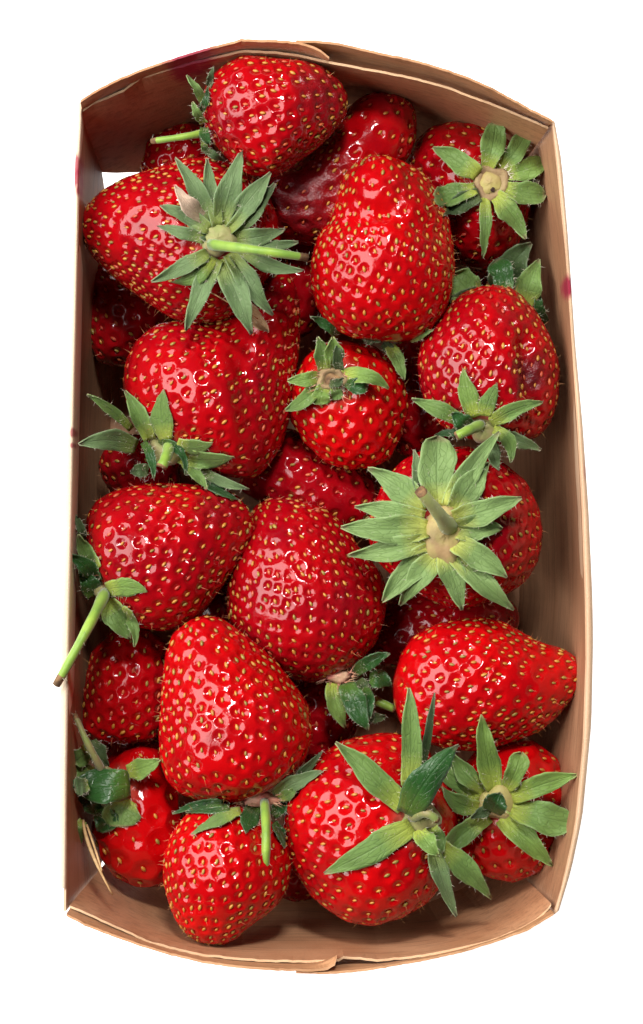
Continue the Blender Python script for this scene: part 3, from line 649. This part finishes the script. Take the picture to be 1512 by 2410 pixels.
def tube(name, parent, off, pts, radii, mats, ns=10, cut=True):
    P = np.array(pts); 
    n0 = 14; t = np.linspace(0, 1, len(P)); tt = np.linspace(0, 1, n0)
    # smooth path through the control points
    if len(P) == 3: Q = np.array([bez(P[0], 2 * P[1] - (P[0] + P[2]) / 2, P[2], s) for s in tt])
    else: Q = np.stack([np.interp(tt, t, P[:, i]) for i in range(3)], 1)
    r = np.interp(tt, np.linspace(0, 1, len(radii)), radii)
    r = r * (1 + 0.05 * np.sin(tt * 17 + P[0, 0] * 1e4))
    V = []; F = []; fm = []
    for i in range(n0):
        tg = Q[min(i + 1, n0 - 1)] - Q[max(i - 1, 0)]; tg /= np.linalg.norm(tg)
        a = np.cross(tg, [0.1, 0.2, 1.0]); a /= np.linalg.norm(a); b = np.cross(tg, a)
        for k in range(ns):
            th = 2 * math.pi * k / ns; V.append(Q[i] + (a * math.cos(th) + b * math.sin(th)) * r[i] * (1 + .06 * math.sin(3 * th)) - off)
    for i in range(n0 - 1):
        for k in range(ns):
            F.append((i * ns + k, i * ns + (k + 1) % ns, (i + 1) * ns + (k + 1) % ns, (i + 1) * ns + k)); fm.append(1 if i >= n0 - 2 else 0)
    tg = Q[-1] - Q[-2]; tg /= np.linalg.norm(tg); e = (n0 - 1) * ns
    for k in range(ns): V.append(Q[-1] - off + (np.array(V[e + k]) - (Q[-1] - off)) * .55 - tg * r[-1] * .5)
    for k in range(ns): F.append((e + k, e + (k + 1) % ns, e + ns + (k + 1) % ns, e + ns + k)); fm.append(1)
    F.append(tuple(e + ns + k for k in range(ns))); fm.append(1); F.append(tuple(range(ns))[::-1]); fm.append(0)
    me = mesh(name, V, F, mats, fmat=fm); o = link(name, me, parent)
    bm_ = bmesh.new(); bm_.from_mesh(me); bmesh.ops.recalc_face_normals(bm_, faces=bm_.faces); bm_.to_mesh(me); bm_.free()
    return o, Q - off, r
def pad(parent, off, px, py, rx, ry, z, mat, hollow=False, hgt=.0012):
    V = []; F = []; nr, ns = 7, 22; r0 = np.random.default_rng(int(px))
    ph = r0.uniform(0, 6.28, 3)
    for i in range(nr):
        q = i / (nr - 1)
        for k in range(ns):
            a = 2 * math.pi * k / ns; wob = 1 + .10 * math.sin(3 * a + ph[0]) + .07 * math.sin(5 * a + ph[1])
            zz = z + hgt * (1 - q ** 2) if not hollow else z + hgt * (math.exp(-((q - .68) / .22) ** 2)) - .0008 * (1 - q) 
            zz += r0.normal(0, .00008)
            p = at(px + rx * max(q, .02) * wob * math.cos(a), py + ry * max(q, .02) * wob * math.sin(a), zz)
            if q > .9: p[2] -= .0016
            V.append(p - off)
    for i in range(nr - 1):
        for k in range(ns): F.append((i * ns + k, i * ns + (k + 1) % ns, (i + 1) * ns + (k + 1) % ns, (i + 1) * ns + k))
    F.append(tuple(range(ns)))
    me = mesh('crown_pad', V, F, [mat]); 
    bm_ = bmesh.new(); bm_.from_mesh(me); bmesh.ops.recalc_face_normals(bm_, faces=bm_.faces); bm_.to_mesh(me); bm_.free()
    return link('crown_pad', me, parent)

# every crown: berry, centre px, pad (rx, ry, material), sepals, stem
def crown(k, cx, cy, padspec, seps, stem=None, zc=None, drop=0.0, side=False, keys=None):
    b = D[k]; z = b['c'][2]
    for _ in range(4):
        w = at(cx, cy, z); tz = float(topz(b, np.array([w[0]]), np.array([w[1]]))[0]); z = tz if tz > 0 else b['c'][2]
    if zc is not None: z = zc
    zc = z; root = ROOT[k]; off = np.array(root.location)
    cal = bpy.data.objects.new('crown', None); COL.objects.link(cal); cal.parent = root; cal.empty_display_size = .005
    if padspec: pad(cal, off, cx, cy, padspec[0], padspec[1], zc + .0007, padspec[2], hollow=len(padspec) > 3, hgt=padspec[3] if len(padspec) > 3 else .0012)
    hp = []
    for i, s in enumerate(seps):
        bx, by, tx, ty, w, bend, kind = s[:7]; o = dict(s[7]) if len(s) > 7 else {}
        # base height: on the fruit below the base, or at crown level
        if not side and padspec: bx, by = bx + (cx - bx) * .27, by + (cy - by) * .27
        wz = zc
        xy = at(bx, by, zc); tz = float(topz(b, np.array([xy[0]]), np.array([xy[1]]))[0])
        if tz > 0 and not side: wz = max(min(tz + .0010, zc + .001), zc - .006)
        if 'zb' in o: wz = o.pop('zb')
        dz = o.pop('dz', -.002); zt = o.pop('zt', wz + dz)
        oo, G = make_sepal(cal, off, bx, by, tx, ty, w, bend, kind, wz, zt, seedv=k * 100 + i, keys=keys, **o)
        P = np.r_[G[:, 0], G[:, -1], G[1:6].reshape(-1, 3)]
        ctr = G.mean(1)
        Nr = np.r_[G[:, 0] - ctr, G[:, -1] - ctr, np.tile([0, 0, 1.0], (5 * G.shape[1], 1))]; Nr /= np.linalg.norm(Nr, axis=1)[:, None] + 1e-9
        hp.append((P, Nr * 1.0 + np.array([0, 0, .3])))
    if stem:
        pts, radii, m_ = stem
        P3 = [at(*p) for p in pts]
        o, Q, r = tube('stem', cal, off, P3, [q * K for q in radii], [m_, M_CUT])
        Pn = []; Nn_ = []
        for q, rr in zip(Q, r):
            for _ in range(6):
                v = rng.normal(size=3); v /= np.linalg.norm(v); Pn.append(q + v * rr); Nn_.append(v)
        hp.append((np.array(Pn), np.array(Nn_)))
    if hp: hairs(cal, hp, 42, .0010)
    return zc

def zt_of(k, px, py):
    b = D[k]; z = b['c'][2]
    for _ in range(4):
        w = at(px, py, z); tz = float(topz(b, np.array([w[0]]), np.array([w[1]]))[0]); z = tz if tz > 0 else b['c'][2]
    return z
z = D[1]['c'][2]
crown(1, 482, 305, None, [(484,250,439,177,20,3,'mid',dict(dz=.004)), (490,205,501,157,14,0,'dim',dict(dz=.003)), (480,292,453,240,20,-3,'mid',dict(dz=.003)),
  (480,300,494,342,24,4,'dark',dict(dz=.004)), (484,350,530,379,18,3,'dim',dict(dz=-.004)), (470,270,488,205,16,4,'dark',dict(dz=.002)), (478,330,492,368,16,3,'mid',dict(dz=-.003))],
  (((482,312,z+.003),(430,322,z+.006),(357,332,z+.004)), (10,8,7.5), M_STEM), zc=z+.003, side=True)
z = zt_of(3, 515, 560)
crown(3, 512, 560, (44, 44, M_PADG), [
  (500,520,412,372,42,6,'grey'), (512,520,487,373,36,-3,'grey'), (520,520,570,355,56,-3,'grey',dict(dz=.001)), (536,528,637,406,54,2,'grey',dict(dz=.0)), (548,540,646,431,46,6,'grey'),
  (472,500,412,437,38,-6,'cream',dict(dz=.003)), (486,533,376,483,38,4,'grey'), (470,568,369,532,30,3,'grey'), (488,552,462,548,26,0,'dim',dict(lift=.001)),
  (480,606,356,663,38,-4,'grey'), (494,625,403,664,44,-16,'mid',dict(curl=-.001)), (508,626,437,778,46,4,'grey'), (526,628,592,786,58,-2,'grey',dict(tip=1) if 0 else {}),
  (552,608,642,742,50,4,'grey'), (563,565,669,539,44,6,'grey'), (580,582,702,570,34,6,'grey'), (588,596,712,636,36,14,'grey'), (575,775,632,782,42,-3,'brown',dict(lift=.0012, zb=z-.012, zt=z-.012))],
  (((498,575,z+.001),(600,588,z+.010),(722,606,z+.008)), (14,11,9.5), M_STEM))
z = zt_of(5, 1155, 432)
crown(5, 1155, 430, (46, 47, M_PADB, .0006), [
  (1140,386,1166,287,56,4,'mid',dict(blunt=True)), (1180,386,1238,314,46,5,'mid',dict(blunt=True)), (1196,404,1282,379,48,5,'lime',dict(blunt=True)), (1193,445,1284,458,52,4,'mid',dict(blunt=True)),
  (1167,470,1236,562,50,-6,'mid'), (1135,478,1135,607,28,-4,'mid'), (1117,467,1043,508,46,4,'dim'), (1104,446,1018,463,50,-4,'mid',dict(blunt=True)), (1112,406,1018,347,52,4,'mid')], None)
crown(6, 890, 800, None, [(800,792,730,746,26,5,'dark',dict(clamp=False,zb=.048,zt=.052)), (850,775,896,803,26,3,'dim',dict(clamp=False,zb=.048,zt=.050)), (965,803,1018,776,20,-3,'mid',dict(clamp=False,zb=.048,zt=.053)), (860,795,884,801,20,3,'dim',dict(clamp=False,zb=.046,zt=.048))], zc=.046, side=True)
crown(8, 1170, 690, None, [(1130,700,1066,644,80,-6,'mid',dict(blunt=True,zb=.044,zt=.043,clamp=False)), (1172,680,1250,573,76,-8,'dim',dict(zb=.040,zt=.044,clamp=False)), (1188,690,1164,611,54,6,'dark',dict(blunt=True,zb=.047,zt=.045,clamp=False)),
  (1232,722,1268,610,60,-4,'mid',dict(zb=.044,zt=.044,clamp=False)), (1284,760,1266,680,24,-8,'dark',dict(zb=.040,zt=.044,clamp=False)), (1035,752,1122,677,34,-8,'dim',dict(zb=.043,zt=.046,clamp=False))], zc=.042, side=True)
z = zt_of(7, 1130, 1000)
crown(7, 1138, 1008, (38, 34, M_PADG), [
  (1108,972,1088,868,44,-3,'lime',dict(dz=.004)), (1140,968,1170,902,40,-4,'mid',dict(dz=.003)), (1160,990,1276,946,38,-8,'mid',dict(dz=.002)), (1078,990,967,939,38,4,'mid',dict(dz=.0)), (1096,1008,1062,972,40,0,'dark',dict(dz=.005)),
  (1168,1008,1201,1088,34,-18,'mid',dict(dz=-.002)), (1178,1030,1272,1058,34,-3,'grey',dict(dz=-.004)), (1158,1040,1174,1106,34,3,'grey',dict(dz=-.003)), (1078,1020,1022,1024,18,3,'dark',dict(dz=-.002))],
  (((1130,1000,z+.001),(1102,1012,z+.006),(1072,1027,z+.007)), (14,12,11), M_STEM))
z = D[10]['c'][2] + .006
crown(10, 392, 1058, (44, 40, M_PADG), [
  (352,1036,294,920,40,4,'mid',dict(dz=.004)), (390,1036,384,916,50,-8,'mid',dict(dz=.006)), (310,1010,204,928,24,6,'mid',dict(dz=.010)), (322,1050,186,1046,50,12,'grey',dict(dz=.012,lift=.004)),
  (336,1040,361,1124,22,-8,'dark',dict(dz=.004)), (372,1040,436,1117,20,-26,'dark',dict(dz=.004,lift=.004)), (415,1045,500,1042,38,10,'mid',dict(dz=.003)), (422,1074,551,1076,42,8,'mid',dict(dz=.002)),
  (430,1084,486,1151,28,-4,'mid',dict(dz=.004)), (462,1102,586,1152,24,6,'grey',dict(dz=.001)), (462,1114,561,1174,22,6,'dark',dict(dz=-.001)), (350,1108,306,1112,34,3,'dim',dict(dz=-.002))],
  (((398,1046,z+.002),(392,1072,z+.008),(379,1100,z+.010)), (15,13,13), M_STEM), zc=z, side=True)
z = zt_of(12, 782, 893)
crown(12, 782, 892, (42, 32, M_PADB, .0014), [
  (750,868,747,794,38,6,'mid',dict(dz=.005)), (786,860,782,793,46,2,'lime',dict(dz=.005)), (806,866,796,806,24,-4,'dim',dict(dz=.004)), (812,884,914,914,38,-16,'lime',dict(dz=.002)), (822,903,864,910,36,3,'dark',dict(dz=.001,blunt=True)),
  (740,882,676,895,34,-4,'lime',dict(dz=.002)), (740,912,671,966,38,-6,'mid',dict(dz=-.003)), (762,914,752,954,44,4,'lime',dict(dz=-.002,blunt=True)), (788,912,796,942,28,0,'mid',dict(dz=-.002,blunt=True)), (772,905,806,890,20,6,'dim',dict(dz=.002))], None)
crown(13, 925, 830, None, [(915,812,950,894,32,-5,'mid',dict(zb=.045,zt=.046,clamp=False)), (900,808,930,850,24,-5,'dim',dict(zb=.043,zt=.045,clamp=False))], zc=.042, side=True)
z = D[16]['c'][2] + .004
crown(16, 243, 1392, (26, 28, M_PADG), [
  (250,1388,347,1392,46,-8,'lime',dict(dz=.006)), (228,1368,162,1305,38,8,'dark',dict(dz=.008)), (226,1340,184,1258,40,-4,'mid',dict(dz=.006)), (196,1270,176,1211,20,3,'dim',dict(dz=.002)), (222,1405,186,1340,46,5,'dark',dict(dz=.001)),
  (250,1412,306,1503,54,3,'mid',dict(dz=.0)), (285,1432,316,1521,24,-14,'mid',dict(dz=.002))],
  (((246,1396,z+.003),(205,1480,z+.014),(132,1612,z+.015)), (15,12,10), M_STEM), zc=z, side=True)
z = D[17]['c'][2]
crown(17, 795, 1592, (32, 16, M_PADP), [
  (832,1584,917,1537,34,-5,'dark',dict(dz=.006)), (784,1605,812,1711,46,6,'lime',dict(zb=z+.004,dz=.000)), (815,1606,866,1719,54,3,'dark',dict(zb=z+.006,dz=.002)), (852,1616,868,1692,36,-4,'dark',dict(zb=z+.005,dz=.002)),
  (868,1688,908,1684,24,3,'dim',dict(dz=.001)), (868,1592,921,1612,46,-3,'dark',dict(dz=-.001)), (840,1600,880,1650,40,3,'dim',dict(dz=-.002))],
  (((860,1630,z-.001),(892,1652,z),(930,1668,z)), (12,11,11), M_STEM), zc=z + .004, side=True)
z = zt_of(18, 1045, 1255)
crown(18, 1045, 1258, (48, 76, M_PAD), [
  (1000,1165,974,1060,40,-3,'grey'), (1026,1165,1030,1026,86,-3,'pale',dict(blunt=True)), (1056,1168,1174,1016,52,-5,'pale'), (1075,1190,1150,1088,66,-4,'pale'), (1074,1210,1226,1171,60,3,'pale',dict(dz=.001)), (1075,1245,1182,1243,62,-4,'pale'),
  (1076,1280,1192,1358,60,-4,'pale'), (1066,1308,1208,1435,54,3,'pale',dict(dz=-.004)), (1042,1314,1086,1435,58,-4,'pale',dict(dz=-.004)), (1026,1316,940,1424,58,3,'pale'), (1008,1304,900,1415,64,4,'pale',dict(dz=-.002)), (1000,1276,819,1306,56,-6,'pale'),
  (994,1238,802,1240,68,-4,'pale',dict(dz=-.001)), (980,1205,834,1192,48,3,'pale'), (980,1180,865,1102,62,8,'pale')],
  (((1056,1240,z+.001),(1030,1205,z+.010),(986,1152,z+.015)), (22,15,13), M_STEMP))
z = D[22]['c'][2] + .002
crown(22, 612, 1882, (46, 20, M_PADP), [
  (566,1905,450,1962,30,4,'mid',dict(dz=.002)), (540,1898,436,1910,26,4,'dark',dict(dz=-.001)), (525,1890,405,1914,20,8,'dark',dict(dz=-.003)), (602,1893,578,1960,46,3,'dark',dict(dz=.002)), (645,1872,759,1813,36,-5,'grey',dict(dz=.004)),
  (672,1852,757,1766,22,5,'dim',dict(dz=.001)), (640,1918,672,1876,32,3,'dark',dict(dz=-.004)), (645,1935,670,1995,20,-4,'dark',dict(dz=-.008)), (655,1880,700,1850,26,3,'mid',dict(dz=.002))],
  (((622,1886,z+.002),(626,1970,z+.010),(622,2062,z+.008)), (12,10.5,10), M_STEM), zc=z, side=True)
z = D[24]['c'][2] + .010
crown(24, 258, 1850, (46, 48, M_PADG), [
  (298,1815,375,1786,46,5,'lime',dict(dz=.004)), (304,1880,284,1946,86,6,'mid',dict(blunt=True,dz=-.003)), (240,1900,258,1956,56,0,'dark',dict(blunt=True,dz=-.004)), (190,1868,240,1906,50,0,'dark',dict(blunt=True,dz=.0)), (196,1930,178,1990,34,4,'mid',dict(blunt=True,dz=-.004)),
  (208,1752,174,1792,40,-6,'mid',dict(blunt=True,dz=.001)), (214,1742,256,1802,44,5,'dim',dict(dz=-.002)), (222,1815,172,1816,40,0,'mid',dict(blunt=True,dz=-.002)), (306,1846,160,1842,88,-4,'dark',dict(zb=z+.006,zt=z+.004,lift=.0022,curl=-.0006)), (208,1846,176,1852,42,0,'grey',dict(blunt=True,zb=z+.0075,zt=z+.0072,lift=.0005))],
  (((240,1812,z+.004),(208,1752,z+.008),(175,1680,z+.007)), (10,8.5,6), M_STEMD), zc=z, side=True)
z = zt_of(26, 985, 1925)
crown(26, 985, 1925, (50, 42, M_PADG), [
  (936,1892,790,1746,60,3,'mid',dict(dz=.003)), (954,1822,962,1618,50,5,'mid',dict(zb=z+.003,dz=.008)), (985,1790,1021,1629,20,4,'dim',dict(zb=z+.002,dz=.004)), (962,1949,763,2054,66,-5,'mid',dict(dz=-.002)),
  (985,1960,1032,2012,44,3,'lime',dict(dz=.002)), (1030,2016,1074,2156,40,4,'grey',dict(dz=-.006)), (1050,2012,1155,2113,54,-5,'mid',dict(dz=-.006)), (1022,1950,1042,2006,44,0,'mid',dict(dz=.0)), (958,1850,985,1800,44,3,'lime',dict(zb=z+.001)),
  (945,1912,1078,1752,78,-10,'dark',dict(zb=z+.004,dz=.010,lift=.003,curl=-.0008))],
  (((972,1922,z+.001),(1000,1912,z+.006),(1028,1930,z+.006)), (15,11,9), M_STEMD))
z = zt_of(27, 1172, 1888)
crown(27, 1172, 1888, (46, 46, M_PAD), [
  (1160,1850,1132,1681,54,-3,'lime',dict(dz=.004)), (1128,1848,1060,1768,44,-8,'mid',dict(dz=.003)), (1118,1874,1009,1791,52,3,'mid',dict(dz=.002)), (1116,1904,1040,1850,42,-16,'mid',dict(dz=.002)), (1140,1930,1027,2018,50,4,'mid',dict(dz=-.001)),
  (1182,1934,1298,2036,56,-3,'lime',dict(dz=-.002)), (1215,1905,1347,1936,72,4,'mid',dict(blunt=True,dz=.002)), (1212,1870,1358,1822,52,-4,'lime',dict(dz=.004)), (1196,1850,1226,1770,48,4,'lime',dict(blunt=True,dz=.003)), (1150,1918,1177,1866,60,0,'dark',dict(zb=z+.005,dz=.006,lift=.002)), (1150,1904,1108,1925,26,0,'dim',dict(zb=z+.003,dz=.0))], None)

def crown_of(k): return [o for o in ROOT[k].children if o.name.startswith('crown') and o.type == 'EMPTY'][0]
z5 = zt_of(5, 1155, 432); c5 = crown_of(5); o5 = np.array(ROOT[5].location)
pad(c5, o5, 1153, 430, 30, 31, z5 + .0004, M_PAD, hgt=.0010); pad(c5, o5, 1159, 446, 6, 6, z5 + .0013, M_HOLE, hgt=.0002)
z12 = zt_of(12, 782, 893); pad(crown_of(12), np.array(ROOT[12].location), 780, 892, 24, 16, z12 + .0008, M_CUT, hgt=.0002)
def stamens(k, px, py, rx, ry, z, n, mat=None):
    o = np.array(ROOT[k].location); P, N = [], []
    for _ in range(n):
        a = rng.uniform(0, 6.28); x, y = px + rx * math.cos(a), py + ry * math.sin(a); P.append(at(x, y, z + rng.uniform(-.001, .001)) - o)
        v = np.array([math.cos(a), -math.sin(a), rng.uniform(-.2, .7)]); N.append(v)
    hairs(crown_of(k), [(np.array(P), np.array(N))], n * 2, .0024, 'stamen', mat or M_STAM, .00011)
stamens(17, 795, 1590, 32, 16, D[17]['c'][2] + .005, 34); stamens(22, 606, 1878, 46, 18, D[22]['c'][2] + .003, 26); stamens(12, 782, 905, 40, 30, zt_of(12, 782, 905) + .0005, 26)
stamens(5, 1155, 432, 46, 47, z5 + .0003, 30, M_HAIR)
# ------------------------------------------------------------------ loose dry straw
def straw(pts, w, label):
    P = [at(*p) for p in pts]; o = np.array(P[0])
    root = empty('straw', tuple(o), label, 'straw', 'dry straw bits among the berries')
    tube('blade', root, o, P, [q * K for q in w], [M_STRAW, M_STRAW], ns=6)
straw([(196, 1930, .050), (214, 2000, .055), (265, 2105, .056)], (3.4, 5, 2), 'longest dry straw sliver, lying in the lower left corner of the punnet')
straw([(204, 1940, .0512), (228, 2010, .0555), (240, 2050, .056)], (3, 3, 1.5), 'shorter dry straw sliver lying against the longest sliver')
z = zt_of(3, 560, 700)
straw([(488, 684, z + .006), (556, 722, z + .006), (606, 750, z + .002)], (1.6, 1.8, 1.2), 'thin straw hair lying across the leaves of the large leafy crown')
